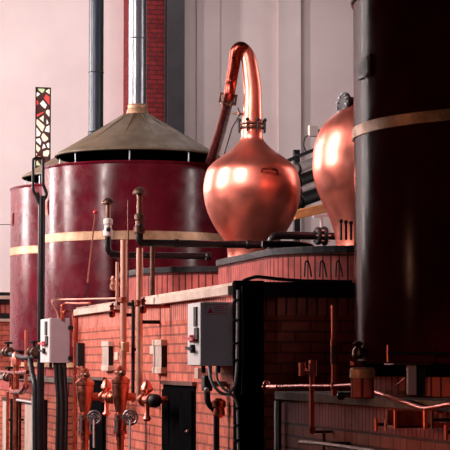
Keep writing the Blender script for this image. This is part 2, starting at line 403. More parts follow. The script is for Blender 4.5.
# lower masonry under the tanks
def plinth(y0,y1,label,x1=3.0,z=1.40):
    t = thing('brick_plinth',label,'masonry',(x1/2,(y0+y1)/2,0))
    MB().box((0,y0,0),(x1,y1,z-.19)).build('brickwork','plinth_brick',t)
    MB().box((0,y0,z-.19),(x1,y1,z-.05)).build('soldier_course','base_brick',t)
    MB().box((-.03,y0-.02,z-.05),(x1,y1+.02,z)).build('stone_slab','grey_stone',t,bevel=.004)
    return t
yb = on_x(280,392,0).y
pn = plinth(-9.0,yb,'low dark brick plinth with grey slab under the nearest tank')
MB().box((-.01,yb+.001,0),(3.0,yb+.03,1.385)).build('bounce_stop_plate','void',pn)  # added plate facing away from view, stops light bouncing off the plinth end
MB().box((-.01,yb-.02,0),(.10,yb+.035,1.35)).build('corner_guard','void',pn)
pf = plinth(8.35,14.45,'low far brick plinth with grey slab under the two left tanks')
for (pa, pb, pt) in ((2,7,398),(24,33,402)):
    y0 = on_x(pb,pt,-.03).y; y1 = on_x(pa,pt,-.03).y; z1 = vz(-.03,y0,pt+3)
    d = MB().box((-.02,y0,.3),(0,y1,z1)).build('cover_panel','panel',pf)
    MB().box((-.03,y0-.03,z1),(0,y1+.03,z1+.04)).build('panel_lintel','iron',d)
for (pa, pb) in ((34,45),(9,19)):
    y0 = on_x(pb,400,-.03).y; y1 = on_x(pa,400,-.03).y
    MB().box((-.015,y0,.3),(0,y1,vz(-.03,y0,400))).build('fire_door','void',pf)
# far furnace at the left frame edge
t = thing('brick_furnace','far brick furnace with dark and pale bands at the left edge','furnace',(1.6,16.2,0))
zf = vz(.2,15.4,293)
MB().box((.1,15.1,0),(3.0,17.4,zf-.30)).build('brickwork','brick',t)
MB().box((.1,15.1,zf-.30),(3.0,17.4,zf-.15)).build('soldier_course','base_brick',t)
MB().box((.05,15.05,zf-.15),(3.0,17.4,zf-.10)).build('iron_band','iron',t)
MB().box((.02,15.02,zf-.10),(3.0,17.4,zf-.05)).build('coping','stone',t)
MB().box((.05,15.05,zf-.05),(3.0,17.4,zf)).build('top_slab','iron',t)
MB().box((.04,15.04,zf-.42),(3.0,17.4,zf-.38)).build('ledge','stone',t)
MB().box((.06,15.06,zf-.38),(3.0,17.4,zf-.30)).build('iron_band','iron',t)

# ------------------------------------------------------------------ tanks
def polar(cx, cy, r, a): return (cx+r*math.cos(a), cy+r*math.sin(a))
def arc_panel(cx, cy, R, a0, a1, z0, z1, th, n=8):
    b = MB(); vs = []
    for r in (R, R+th):
        for k in range(n+1):
            a = a0+(a1-a0)*k/n
            for z in (z0, z1): vs.append((cx+r*math.cos(a), cy+r*math.sin(a), z))
    m = 2*(n+1); fs = []
    for k in range(n):
        i = m+2*k; fs.append((i,i+2,i+3,i+1)); i = 2*k
        fs.append((i,i+1,m+i+1,m+i)) if k == 0 else None
        fs.append((2*k+1,m+2*k+1,m+2*k+3,2*k+3)); fs.append((2*k,2*k+2,m+2*k+2,m+2*k))
    i = 2*n; fs.append((i,m+i,m+i+1,i+1))
    return b._add(vs, fs)
def tank(cx, cy, R, zband, zrim, mat, label, bandh=.105, chimney=None, plaque=None, lid=True, ring='brass', pm='copper_dark'):
    t = thing('tank',label,'tank',(cx,cy,1.40),'red cylindrical tanks in a row')
    zb = 1.58
    MB().lathe([(R-.06,1.40),(R-.06,1.51)],(cx,cy,0),n=96,smooth=True).build('brick_foot','base_brick',t)
    MB().lathe([(R-.06,1.51),(R-.02,1.515),(R-.02,1.575),(R-.05,1.58)],(cx,cy,0),n=96).build('foot_ring',ring,t)
    MB().lathe([(R-.01,zb),(R,zb+.01),(R,zrim-.035),(R+.012,zrim-.025),(R+.016,zrim-.012),(R+.010,zrim),(R-.02,zrim),(R-.03,zrim-.05)],(cx,cy,0),n=128).build('shell',mat,t)
    MB().lathe([(R-.03,zrim-.07),(R-.03,zrim-.05)],(cx,cy,0),n=64).build('rim_shade_disc','void',t)  # near-black disc, puts the shade of the gap under the lid into colour
    MB().lathe([(R,zband-bandh/2),(R+.008,zband-bandh/2+.004),(R+.008,zband+bandh/2-.004),(R,zband+bandh/2)],(cx,cy,0),n=128).build('brass_band','brass',t)
    if plaque:
        a, z0, z1, w = plaque
        p = arc_panel(cx,cy,R,a-w/2,a+w/2,z0,z1,.012).build('plaque_frame','bronze',t)
        arc_panel(cx,cy,R+.012,a-w*.38,a+w*.38,z0+.02,z1-.02,.003).build('plaque_plate',pm,p)
        p.data.materials[0] = M['bronze' if pm=='copper_dark' else 'tank_red_shade']
    if lid:
        ze = zrim+.145; za = ze+.545; r = .995
        l = MB().lathe([(r-.015,ze-.005),(r,ze),(r,ze+.018),(.14,za-.02),(.0001,za)],(cx,cy,0),n=64).build('lid','lid',t)
        MB().lathe([(r-.02,ze-.012),(.0001,ze-.008)],(cx,cy,0),n=64).build('lid_shade_disc','void',l)  # near-black sheet painting the shade beneath the lid
        for i in range(8):
            a = 2*PI*i/8+.5; x, y = polar(cx,cy,R-.20,a); MB().cyl((x,y,zrim-.06),(x,y,ze+.03),.008,8).build('lid_post','steel',l)
        for i in range(12):
            a = 2*PI*i/12+.1; p = polar(cx,cy,r-.02,a); q = polar(cx,cy,.16,a)
            MB().bar((*p,ze+.02),(*q,za-.02),.010,.006).build('lid_seam','lid',l)
    if chimney:
        rc, cm = chimney
        c = MB().cyl((cx,cy,za-.06),(cx,cy,ZC),rc,40).build('chimney_pipe',cm,t)
        MB().lathe([(rc+.03,za-.03),(rc+.02,za+.02),(rc+.006,za+.05),(rc+.012,za+.08),(rc,za+.10)],(cx,cy,0),n=40).build('collar','brass' if cm=='steel' else cm,c)
        for zz in (.9, 2.0): MB().ring((cx,cy,za+zz),(0,0,1),rc,.008).build('pipe_band',cm,c)
    return t
def ang(px, cx, cy, R):         # angle on tank surface seen at column px
    best = None
    for k in range(3600):
        a = 2*PI*k/3600; x, y = polar(cx,cy,R,a); v = Vector((x,y,0))-Vector((CAM.x,CAM.y,0))
        if v.dot(Vector((math.cos(a),math.sin(a),0))) > 0: continue
        p = 225+F*v.dot(rt)/v.dot(fh)
        if best is None or abs(p-px) < best[0]: best = (abs(p-px), a)
    return best[1]
T1 = (1.21, 9.99, 1.14); T2 = (1.21, 12.97, 1.14); T0 = (1.16, -2.94, 1.14)
t1 = tank(*T1, vz(1.21,9.99,241), vz(1.21,9.99,169.5), 'tank_red', 'large glossy crimson tank with tan conical lid and silver chimney',chimney=(.108,'steel'),
     plaque=(ang(46.5,*T1),vz(.6,9.2,212),vz(.6,9.2,197),.09))
t2 = tank(*T2, vz(1.21,12.97,253), vz(1.21,12.97,189.5), 'tank_red', 'farthest crimson tank, its lid half hidden, at left with dark chimney',chimney=(.10,'blue_steel'),
     plaque=(ang(12,*T2),vz(.1,13,226),vz(.1,13,214),.09))
t0 = tank(*T0, vz(1.16,-2.94,134), vz(1.16,-2.94,-1), 'tank_red_shade', 'nearest dark red tank with brass band filling the right edge', bandh=.068,
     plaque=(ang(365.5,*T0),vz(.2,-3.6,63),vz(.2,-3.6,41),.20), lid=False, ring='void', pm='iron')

# brick pier and steel column behind the chimney
a = on_y(128,60,17.6); c = on_y(170,60,17.6)
MB().box((a.x,17.55,0),(c.x,Y1,ZC)).build('trim_4','pillar_brick',kind='structure')
a = on_y(167,60,17.3); c = on_y(184,60,17.3)
s_ = thing('steel_column','dark grey steel column beside the brick pier behind the tanks','column',((a.x+c.x)/2,17.3,0))
MB().box((a.x,17.25,0),(c.x,17.29,ZC)).build('flange','post',s_)
MB().box(((a.x+c.x)/2-.01,17.29,0),((a.x+c.x)/2+.01,17.46,ZC)).build('web','post',s_)
MB().box((a.x,17.46,0),(c.x,17.5,ZC)).build('flange','post',s_)

# ------------------------------------------------------------------ stills
def smooth_prof(pts, m=6):
    out = []
    for i in range(len(pts)-1):
        p0 = pts[max(i-1,0)]; p1 = pts[i]; p2 = pts[i+1]; p3 = pts[min(i+2,len(pts)-1)]
        for k in range(m):
            t = k/m
            out.append(tuple(.5*((2*p1[j])+(-p0[j]+p2[j])*t+(2*p0[j]-5*p1[j]+4*p2[j]-p3[j])*t*t+(-p0[j]+3*p1[j]-3*p2[j]+p3[j])*t**3) for j in (0,1)))
    out.append(pts[-1]); return out
D1 = 17.6
S1 = at(252,200,D1); sx, sy = S1.x, S1.y
k1 = D1/F
half = [(24.5,262),(24.5,252),(27,243),(33,234),(39.8,223),(45.6,209.5),(48.3,197),(48.6,185),(44.5,169),(33.5,158.5),(20.5,149.5),(11.8,140),(10.6,132),(10.4,127)]
prof = smooth_prof([(h*k1, vz(sx,sy,py)) for h, py in half])
prof[0] = (prof[0][0], ZB)
still1 = thing('copper_still','bright copper still with onion bulb and tall swan neck','still',(sx,sy,ZB),'copper pot stills on the brick furnace')
MB().lathe(prof,(sx,sy,0),n=96).build('bulb','copper',still1)
# swan neck : tapered tube, from the top of the bulb up and over to the left
def along(px, py, w, D): p = at(px,py,D); return (p, w/2*D/F)
ctrl = [along(252,129,21,D1),along(252.5,110,19.5,D1),along(252.5,90,18,D1),along(251,75,17,D1),along(249,61,15.5,D1),along(245.5,52,14,D1),along(240.5,47.8,13,D1-.02),along(236,52,12.5,D1-.02),along(234.5,62,12,D1),
        along(231.5,80,11.5,D1+.03),along(228.5,98,11,D1+.1),along(223.5,120,10.5,D1+1.2),along(218,140,10.5,D1+3),along(212.5,157,10.5,D1+5.0),along(208,171,10.5,D1+6.2)]
def spline(cs, m=6):
    P, R = [], []
    for i in range(len(cs)-1):
        q = [cs[max(i-1,0)], cs[i], cs[i+1], cs[min(i+2,len(cs)-1)]]
        for k in range(m):
            t = k/m; w = (.5*(-t+2*t*t-t**3), .5*(2-5*t*t+3*t**3), .5*(t+4*t*t-3*t**3), .5*(-t*t+t**3))
            P.append(sum((q[j][0]*w[j] for j in range(4)), Vector())); R.append(sum(q[j][1]*w[j] for j in range(4)))
    P.append(cs[-1][0]); R.append(cs[-1][1]); return P, R
P, R = spline(ctrl)
cut = 5*6+2
MB().tube(P[:cut+1],0,28,radii=R[:cut+1]).build('swan_neck','copper',still1)
MB().tube(P[cut:],0,28,radii=R[cut:]).build('vapour_pipe','copper_dark',still1)
cc = at(228,99,D1+.1); dr = (ctrl[10][0]-ctrl[9][0]).normalized()
b = MB(); 
for o_, r_, th_ in ((-.035,.066,.018),(0,.058,.05),(.035,.066,.018)): b.disc(cc+dr*o_,dr,r_,th_)
cl = b.build('coupling','bronze',still1)
for i in range(6):
    u = dr.orthogonal().normalized(); v = dr.cross(u); th = i*PI/3
    MB().cyl(cc+(u*math.cos(th)+v*math.sin(th))*.07-dr*.05,cc+(u*math.cos(th)+v*math.sin(th))*.07+dr*.05,.009,8).build('bolt','bronze',cl)
# clamp collar with wing bolts round the neck
zc = vz(sx,sy,128)
cl = MB().ring((sx,sy,zc),(0,0,1),.098,.014).ring((sx,sy,zc+.035),(0,0,1),.096,.010).build('neck_collar','bronze',still1)
for i in range(8):
    th = 2*PI*i/8+.2; x, y = polar(sx,sy,.122,th)
    w = MB().cyl((x,y,zc-.04),(x,y,zc+.06),.009,8).ball((x,y,zc+.065),.017).build('wing_bolt','iron',cl)
# small handle on the shoulder
p = at(262,172,D1-.40); q = at(275,172,D1-.385)
MB().tube([at(261,174,D1-.37),at(262,169,D1-.44),at(270,168.5,D1-.44),at(277,170,D1-.40),at(278,175,D1-.33)],.009,8,bend=.02).build('handle','copper_dark',still1)
# bleed pipe by the vapour pipe
p = [at(238,108,D1+.05),at(240,114,D1),at(232,128,D1+.1),at(227,145,D1+.2),at(222,162,D1+.35)]
MB().tube(p,.006,8,bend=.03).build('bleed_pipe','iron',still1)
MB().cyl(at(232,113,D1+.1),at(242,114,D1),.010,10).disc(at(239,113.5,D1),(1,0,0),.022,.02).build('bleed_valve','bronze',still1)

D2 = 16.2
S2 = at(374,200,D2); k2 = D2/F
half2 = [(39,256),(38.5,244),(39.5,236),(42,226),(47.5,212),(53,200),(57.5,189),(61.3,172),(61.3,160),(60,147),(55,132),(46,120),(34,111),(22,105),(16,98),(14,85),(13,60)]
prof = smooth_prof([(h*k2, vz(S2.x,S2.y,py)) for h, py in half2]); prof[0] = (prof[0][0], ZB)
still2 = thing('copper_still','copper still bulb half hidden behind the nearest dark tank','still',(S2.x,S2.y,ZB),'copper pot stills on the brick furnace')
MB().lathe(prof,(S2.x,S2.y,0),n=96).build('bulb','copper',still2)
# manhole with black flange on its shoulder
mc = at(344,104,D2-.03); ax = Vector((-.90,-.20,.12)).normalized()
b = MB().disc(mc,ax,.095,.03,32).disc(mc-ax*.05,ax,.07,.09).build('manhole_flange','iron',still2)
for i in range(10):
    u = ax.orthogonal().normalized(); v = ax.cross(u); th = i*PI/5
    MB().disc(mc+(u*math.cos(th)+v*math.sin(th))*.075+ax*.02,ax,.009,.02,8).build('bolt','steel',b)
MB().cyl(at(344,104,D2-.03)-ax*.05,at(360,122,D2+.02),.065,20).build('manhole_neck','iron',still2)
# swan neck of the second still rises behind the near tank
zt2 = prof[-1][1]
MB().tube([(S2.x,S2.y,zt2-.03),(S2.x,S2.y,zt2+1.2),(S2.x+.25,S2.y+.5,zt2+1.5),(S2.x+.45,S2.y+1.1,zt2+.4),(S2.x+.6,S2.y+1.6,ZB+.01)],.09,20,bend=.35).build('swan_neck','copper',still2)
b = MB(); 
for i in range(3):
    q = at(341+i*5,226,D2-.36); b.cyl((q.x,q.y,vz(q.x,q.y,240)),(q.x,q.y,vz(q.x,q.y,222+i)),.010,8).ball((q.x,q.y,vz(q.x,q.y,221+i)),.017)
b.build('sight_valve','iron',still2)

# junction box and lead on the wall beyond
jb = at(313,131,19.5)
jp = thing('junction_box','small pale junction box with black lead, up behind the stills','electrical box',(jb.x,jb.y,jb.z))
MB().box((jb.x-.045,jb.y-.03,jb.z-.055),(jb.x+.045,jb.y+.03,jb.z+.055)).build('box_body','white_paint',jp,bevel=.006)
MB().tube([(jb.x-.03,jb.y,jb.z-.04),at(305,137,19.5),at(303,146,19.5),at(308,154,19.5)],.006,8,bend=.06).build('cable','iron',jp)
MB().bar((jb.x+.04,jb.y,jb.z),(jb.x+.60,jb.y,jb.z),.03,.03).build('bracket','iron',jp)
MB().bar((jb.x+.60,jb.y,jb.z+.0),(jb.x+.60,jb.y,ZT),.03,.03).build('standpipe','iron',jp)
# sloping ducts and timber behind the stills
DD = 20.0
specs = [('duct','iron',((288,161),(330,141)),.018,'thin black sloping rail above the dark ducts between the stills'),
         ('duct','grey_rubber',((288,172),(330,156)),.05,'grey sloping duct, highest of those behind the two copper bulbs'),
         ('duct','iron',((288,185),(334,168)),.06,'thick black sloping duct between grey ducts behind the stills'),
         ('duct','grey_rubber',((288,194),(336,178)),.045,'middle grey sloping duct behind the stills'),
         ('duct','iron',((290,204),(338,188)),.07,'lowest thick black sloping duct just above the orange timber')]
for (nm, mt, ((xa,ya),(xb,yb_)), r, lab) in specs:
    p = at(xa-6,ya+2.2,DD-.3); q = at(xb+60,yb_-23,DD+.5).lerp(at(xa-6,ya+2.2,DD-.3),.45)
    tt = thing(nm,lab,'duct',p)
    MB().cyl(p,q,r,20).build('duct_tube',mt,tt)
    for s in (.25,.6): c_ = p.lerp(q,s); MB().ring(c_,(q-p),r+.004,.010).build('clamp','iron',tt)
p = at(292,215.5,DD-1.0); q = at(420,187,DD-.2)
tag(MB().bar(p,q,.10,.085).build('timber_beam','wood',bevel=.006),'orange brown timber beam sloping up behind the stills, above the flange valve','beam')
# posts carrying the ducts and beam
for (px, lab) in ((296.5,'black iron stand under the left ends of the sloping ducts'),(400,'black iron stand under right ends of the sloping ducts')):
    q = at(px,200,DD+.15)
    tag(MB().box((q.x-.03,q.y-.03,0),(q.x+.03,q.y+.03,vz(q.x,q.y,150 if px<300 else 110))).build('duct_stand','iron'),lab,'stand')

# ------------------------------------------------------------------ pipes above the furnace
def py_pt(px,py,x): return on_x(px,py,x)
def vent_pipe(pxc, ycap, ycol, ybend, xend, label, xN, r, cr, Uend_py, copper_bottom):
    g = at(pxc,300,1); p0 = on_x(pxc,ybend,xN); x, y = p0.x, p0.y
    t = thing('vent_pipe',label,'pipe',(x,y,vz(x,y,ybend)),'mushroom capped vents above the furnace')
    zc = vz(x,y,ycap); zk = vz(x,y,ycol); zb = vz(x,y,ybend)
    MB().cyl((x,y,zk),(x,y,zc),r*.8,16).build('riser','bronze',t)
    MB().lathe([(cr,0),(cr*1.02,.008),(cr*.85,cr*.5),(cr*.5,cr*.85),(.001,cr)],(x,y,zc-.01),n=24).build('mushroom_cap','bronze',t)
    b = MB()
    b.lathe([(r*1.2,0),(r*1.5,.01),(r*1.5,.06),(r*1.15,.07),(r*1.15,.11),(r*1.45,.12),(r*1.45,.16),(r,.17)],(x,y,zk-.10),n=16)
    cm = b.build('union','white_paint' if copper_bottom else 'bronze',t)
    MB().cyl((x,y,zk-.04),(x-.02,y-.12,zk-.04),.012,8).ball((x-.02,y-.13,zk-.04),.022).build('drain_cock','iron',t)
    e = on_y(xend,Uend_py,y)
    MB().tube([(x,y,zk-.09),(x,y,zb),(e.x,y,zb+.0)],r,16,bend=.20).build('bent_pipe','black_gloss',t)
    for o_ in (.32,.95): MB().disc((x+o_,y,zb),(1,0,0),r*1.25,.05).build('coupling','black_gloss',t)
    return t, x, y, zb
v1, vx, vy, vzb = vent_pipe(139.5,193,222,243,296,'taller bronze mushroom cap vent with black pipe bending right, before the still',-.10,.032,.062,246,False)
v2, ux, uy, uzb = vent_pipe(108,203,226,255,205,'shorter bronze mushroom cap vent with pale collar, left of the taller',-.10,.030,.062,257,True)
# outlet elbow + flange valve below the second bulb
yv = 2.2
pl = on_y(262,237,yv)
fv = thing('flange_valve','black flanged valve on dark pipe between the two copper bulbs','valve',(on_y(300,237,yv).x,yv,ZB))
A = on_y(271,244,yv); B = on_y(318,236,yv)
MB().tube([(A.x,yv+.0,ZB+.01),(A.x,yv,B.z),(B.x,yv,B.z)],.032,16,bend=.07).build('elbow_pipe','black_gloss',fv)
MB().tube([(B.x-.02,yv,B.z),(B.x+.35,yv,B.z)],.030,16).build('outlet_pipe','iron',fv)
f_ = MB().disc((B.x+.0,yv,B.z),(1,0,0),.075,.03).disc((B.x+.055,yv,B.z),(1,0,0),.080,.03).build('flange','iron',fv)
for i in range(8):
    th = i*PI/4; MB().cyl((B.x-.03,yv+.06*math.cos(th),B.z+.06*math.sin(th)),(B.x+.09,yv+.06*math.cos(th),B.z+.06*math.sin(th)),.008,8).build('bolt','steel',f_)
MB().cyl((B.x+.03,yv,B.z+.07),(B.x+.03,yv,B.z+.15),.015,10).bar((B.x-.04,yv,B.z+.16),(B.x+.10,yv,B.z+.17),.025,.02).build('lever','grey_rubber',fv)
MB().tube([on_y(262,244,1.6)-Vector((0,0,0)),on_y(300,244,1.6),on_y(312,247,1.6),(on_y(312,247,1.6).x,1.6,ZB-.02)],.026,14,bend=.05).build('return_pipe','black_gloss',fv)
# thin copper lines & cables over casing
tag(MB().tube([(1.30,.893,vz(1.0,.89,271)),(1.9,.893,vz(1.0,.89,272)),(2.5,.893,vz(1.0,.89,276))],.007,8).build('thin_pipe','copper_pale'),'thin pale line running across the rounded brick casing','pipe')
p = [on_y(243,283,.1),on_y(246,277,.1),on_y(256,273.5,.1),on_y(275,276,.1),on_y(300,278,.1),on_y(352,279,.1)]
tag(MB().tube([(q.x,q.y,max(q.z-.02,ZT+.014)) for q in p],.013,12,bend=.05).build('black_hose','iron'),'black hose lying along the top of the shaded furnace end','hose')
hx = [on_y(px,262,.892) for px in (307,322,338)]
for i, q in enumerate(hx):
    z0, z1 = vz(q.x,q.y,277), vz(q.x,q.y,262)
    tag(MB().tube([(q.x-.02,q.y,z0),(q.x-.015,q.y,z1),(q.x+.005,q.y-.005,z1+.01),(q.x+.02,q.y,z1-.03),(q.x+.035,q.y,z0)],.007,8,bend=.02).build('cable_loop','iron'),
        ['leftmost','middle','rightmost'][i]+' of three black cable loops hanging on the rounded casing','cable','black cable loops on the casing')

# ------------------------------------------------------------------ vertical pipes on the furnace front
def vpipe(name, px, py0, py1, w, mat, label, xN=-.08, extra=None, cat='pipe', group=None):
    p = on_x(px,(py0+py1)/2,xN); x, y = p.x, p.y; D = (Vector((x,y,0))-Vector((CAM.x,CAM.y,0))).dot(fh)
    r = w/2*D/F; z0, z1 = vz(x,y,py1), vz(x,y,py0)
    t = thing(name,label,cat,(x,y,z0),group)
    MB().cyl((x,y,z0),(x,y,z1),r,18).build('pipe_run',mat,t)
    for py in (extra or []): MB().disc((x,y,vz(x,y,py)),(0,0,1),r*1.5,.05).build('union','copper_dull',t)
    zq = max(z0, min(z0+(z1-z0)*.5, ZT-.16))
    if x < 0: MB().box((x,y-.015,zq),(0.0,y+.015,zq+.03)).build('wall_clip','iron',t)
    return t, x, y, r
pale_up = vpipe('copper_pipe',123.5,240,372,6.5,'copper_pale','pale copper upright between the two mushroom capped vents',-.10,[300,345])
vpipe('copper_pipe',139.5,248,400,6.8,'copper_pale','pale copper upright directly below the taller mushroom capped vent',-.17,[303])
vpipe('copper_pipe',152.5,246,297,5,'bronze','short dark bronze upright, right of the taller vent',-.0)
vpipe('copper_pipe',117,262,305,3,'copper_pale','thin copper upright immediately left of the pale thick one',-.10)
t, x, y, r = vpipe('cable_duct',133,300,402,3.6,'iron','narrow black upright cable duct between the two copper uprights',-.03)
vpipe('copper_pipe',74.5,318,450,3.4,'copper_dull','thin copper upright just right of the left electrical cabinet',-.06,[345,372])
vpipe('copper_pipe',128,200,306,1.6,'bronze','thin bronze rod rising between the two mushroom caps',-.12)
# slanted gauge rod
p = on_x(95.5,212,-.12); q = on_x(87.5,282,-.02)
gr = thing('gauge_rod','slanting thin red rod leaning before the crimson tank','rod',q)
MB().cyl(q,p,.008,8).build('rod','copper_pale',gr); MB().ball(p,.022).build('rod_tip','red_paint',gr)
MB().cyl(q,(q.x,q.y,ZT-.01),.006,8).build('foot','iron',gr)
# small taps on the coping
def tap(px, py, label, xN=-.10, mat='copper_dark'):
    p = on_x(px,py,xN); t = thing('brass_tap',label,'valve',(p.x,p.y,p.z-.06),'small copper taps along the furnace coping')
    MB().lathe([(.016,-.06),(.028,-.05),(.03,-.01),(.018,0),(.018,.03),(.028,.04),(.012,.06)],p,n=14).build('tap_body',mat,t)
    MB().cyl(p+Vector((-.02,0,0)),(0.0,p.y,p.z),.016,12).cyl(p,p+Vector((-.03,-.14,-.02)),.015,12).build('spout',mat,t)
    MB().bar(p+Vector((0,-.05,.065)),p+Vector((0,.05,.065)),.016,.012).build('tap_handle',mat,t)
    return t
tap(112,311,'copper tap with cross handle left of the pale thick upright')
tap(143,306,'copper tap right of the pale upright below the taller vent',-.22)
tap(113,284,'small pink copper fitting standing on the coping near the shorter vent',-.09,'copper_pale')
b = on_x(125,347,-.16)
b = on_x(125,347,-.11)
MB().box((b.x-.03,b.y-.05,b.z-.045),(b.x+.03,b.y+.05,b.z+.045)).build('pipe_clamp','brass',pale_up[0],bevel=.008)

# ------------------------------------------------------------------ copper strainers with wheels (lower left)
def strainer(px, py0, py1, label, xN=-.22):
    p = on_x(px,400,xN); x, y = p.x, p.y; k = (Vector((x,y,0))-Vector((CAM.x,CAM.y,0))).dot(fh)/F
    Z = lambda py: vz(x,y,py)
    t = thing('copper_strainer',label,'valve',(x,y,.75),'copper strainers with grey wheels')
    R = 8.9*k
    MB().lathe([(R*.50,Z(py1+1)),(R*.62,Z(py1-3)),(R*.85,Z(py1-14)),(R,Z(py0+8)),(R*.98,Z(py0+5)),(R*1.06,Z(py0+4)),(R*1.06,Z(py0+1)),(R*.8,Z(py0-1)),(R*.5,Z(py0-3)),(R*.48,Z(py0-7)),(R*.15,Z(py0-8))],(x,y,0),n=32).build('strainer_body','copper_aged',t)
    cap = MB().lathe([(R*.28,Z(py0-7)),(R*.45,Z(py0-8)),(R*.45,Z(py0-11)),(R*.15,Z(py0-13))],(x,y,0),n=16).build('cap','copper_dull',t)
    MB().bar((x-.0,y-.09,Z(py0-6)),(x,y+.09,Z(py0-6)),.03,.03).ball((x,y-.10,Z(py0-6)),.03).ball((x,y+.10,Z(py0-6)),.03).build('clamp_bar','bronze',cap)
    u = MB()
    for a, b_, s in ((py1+1,py1+6,.62),(py1+6,py1+8,.80),(py1+8,py1+19,.55),(py1+19,py1+22,.78),(py1+22,py1+28,.5)):
        u.cyl((x,y,Z(b_)),(x,y,Z(a)),R*s,16)
    u.build('union','copper_aged',t)
    for i in range(4):
        th = PI/4+i*PI/2; q = (x+R*.72*math.cos(th), y+R*.72*math.sin(th))
        MB().cyl((*q,Z(py1+21)),(*q,Z(py1+3)),.008,8).build('stud','steel',t)
    MB().cyl((x,y,.75),(x,y,Z(py1+27)),R*.42,16).build('drain_pipe','copper_dull',t)
    # wheel facing the room
    wc = Vector((x-.0,y-.14,0))+rt*(6.8*k); wc.z = Z(py1+5)
    n_ = Vector((-.35,-.93,0)).normalized(); 
    w = MB().ring(wc,n_,.060,.010).ring(wc,n_,.035,.007).disc(wc,n_,.02,.03,12)
    sd = n_.cross(Vector((0,0,1)))
    for i in range(5):
        th = i*2*PI/5; w.bar(wc,wc+(sd*math.cos(th)+Vector((0,0,1))*math.sin(th))*.058,.01,.01,n_)
    w_ = w.build('hand_wheel','wheel_grey',t)
    MB().cyl(wc,Vector((x,y,wc.z)),.014,10).build('stem','bronze',w_)
    MB().tube([wc+Vector((0,0,-.02))+n_*.01,wc+Vector((0,0,-.10))+n_*.02,wc+Vector((0,0,-.28))+n_*.01],.009,8,bend=.03).build('chain_rod','grey_rubber',w_)
    # side branch to the wall
    zz = Z(397)
    MB().cyl((x,y,zz),(0,y+.0,zz),R*.45,16).build('inlet','copper_dull',t)
    return t, x, y, k
s1, ax_, ay_, ak = strainer(85,381,412,'copper strainer with grey wheel below the left electrical cabinet')
s2, bx_, by_, bk = strainer(120.5,379,412,'copper strainer with grey wheel below the pale copper uprights')
# cross pipe with domed fitting between the strainers
def cross(px, py, label, mat='copper', xN=-.2, dark=False):
    p = on_x(px,py,xN); t = thing('pipe_cross',label,'valve',(p.x,p.y,p.z-.1),'domed copper fittings between strainers')
    MB().cyl((p.x,p.y-.32,p.z),(p.x,p.y+.25,p.z),.035,16).disc((p.x,p.y-.20,p.z),(0,1,0),.055,.04).disc((p.x,p.y+.10,p.z),(0,1,0),.055,.04).build('cross_run','copper_dull',t)
    MB().ball((p.x,p.y-.33,p.z),.055).build('end_cap','iron' if dark else 'copper_dull',t)
    MB().lathe([(.02,-.17),(.035,-.15),(.02,-.12),(.02,.05),(.03,.06),(.05,.08),(.045,.11),(.02,.15),(.005,.16)],p,n=16).build('domed_bonnet',mat,t)
    MB().cyl(p,(0,p.y,p.z),.03,12).build('inlet',mat,t)
    return t
cross(106.5,397,'domed copper fitting between the two copper strainers')
cross(147,400,'domed copper fitting with black ball end right of strainers',dark=True)

# ------------------------------------------------------------------ electrical cabinets
def cabinet(px0, pxm, px1, py0, py1, xN, mat, label, sign, u_front=None):
    # px0..pxm narrow white door (faces the room), pxm..px1 side facing the viewer
    yn = on_x(px1,py0,0.0).y if u_front is None else u_front
    xf = on_y(pxm,py0,yn).x; xb = on_y(px1,py0,yn).x; y1 = on_x(px0,py0,xf).y
    z0, z1 = vz((xf+xb)/2,yn,py1), vz((xf+xb)/2,yn,py0)
    t = thing('electrical_cabinet',label,'electrical cabinet',((xf+xb)/2,(yn+y1)/2,z0),'electrical cabinets on the furnace')
    MB().box((xf+.015,yn,z0),(min(xb,0) if xb>0 else xb,y1,z1)).build('cabinet_body',mat,t,bevel=.006)
    d = MB().box((xf,yn+.004,z0+.004),(xf+.015,y1-.004,z1-.004)).build('door','white_paint',t,bevel=.004)
    L = y1-yn; H = z1-z0
    MB().box((xf-.012,yn+L*.22,z0+H*.62),(xf,yn+L*.42,z0+H*.93)).build('meter_window','iron',d)
    MB().box((xf-.012,yn+L*.12,z0+H*.40),(xf,yn+L*.38,z0+H*.60)).build('meter_window','iron',d)
    q = MB().cyl((xf-.03,yn+L*.5,z0+H*.43),(xf,yn+L*.5,z0+H*.43),.028,14); q.bar((xf-.035,yn+L*.15,z0+H*.41),(xf-.035,yn+L*.85,z0+H*.45),.014,.02); q.build('isolator_switch','red_paint',d)
    MB().cyl((xf-.03,yn+L*.45,z0+H*.27),(xf,yn+L*.45,z0+H*.27),.03,14).bar((xf-.035,yn+L*.25,z0+H*.25),(xf-.035,yn+L*.75,z0+H*.29),.014,.02).build('rotary_switch','iron',d)
    if sign:
        sx0 = xf+.035; sx1 = xf+.19; sz1 = z1-.015; sz0 = sz1-.075; yy = yn-.0015
        s = MB().box((sx0,yy-.001,sz0),(sx1,yn,sz1)).build('warning_label','pink_ink',t)
        MB().box((sx0+.004,yy-.002,sz0+.004),(sx1-.004,yy-.001,sz1-.004)).build('label_field','grey_paint',s)
        tr = MB(); a = Vector((sx0+.012,yy-.003,sz0+.012)); tr._add([a,a+Vector((.045,0,0)),a+Vector((.0225,0,.042)),a+Vector((0,.001,0)),a+Vector((.045,.001,0)),a+Vector((.0225,.001,.042))],[(0,1,2),(3,5,4),(0,3,4,1),(1,4,5,2),(2,5,3,0)])
        tr.build('warning_triangle','red_paint',s)
        ln = MB()
        for i in range(4):
            zz = sz0+.010+i*.015; ln.box((sx0+.062,yy-.003,zz),(sx1-.012-.012*(i%2),yy-.002,zz+.007))
        ln.build('label_text','pink_ink',s)
    else:
        pass
    for i, c in enumerate((.25,.45,.7)):
        MB().cyl((xf+(xb-xf)*c,yn+L*.4,z0-.05),(xf+(xb-xf)*c,yn+L*.4,z0),.016,10).build('cable_gland','iron',t)
    return t, xf, xb, yn, y1, z0, z1
y_r = on_x(233,300,0).y
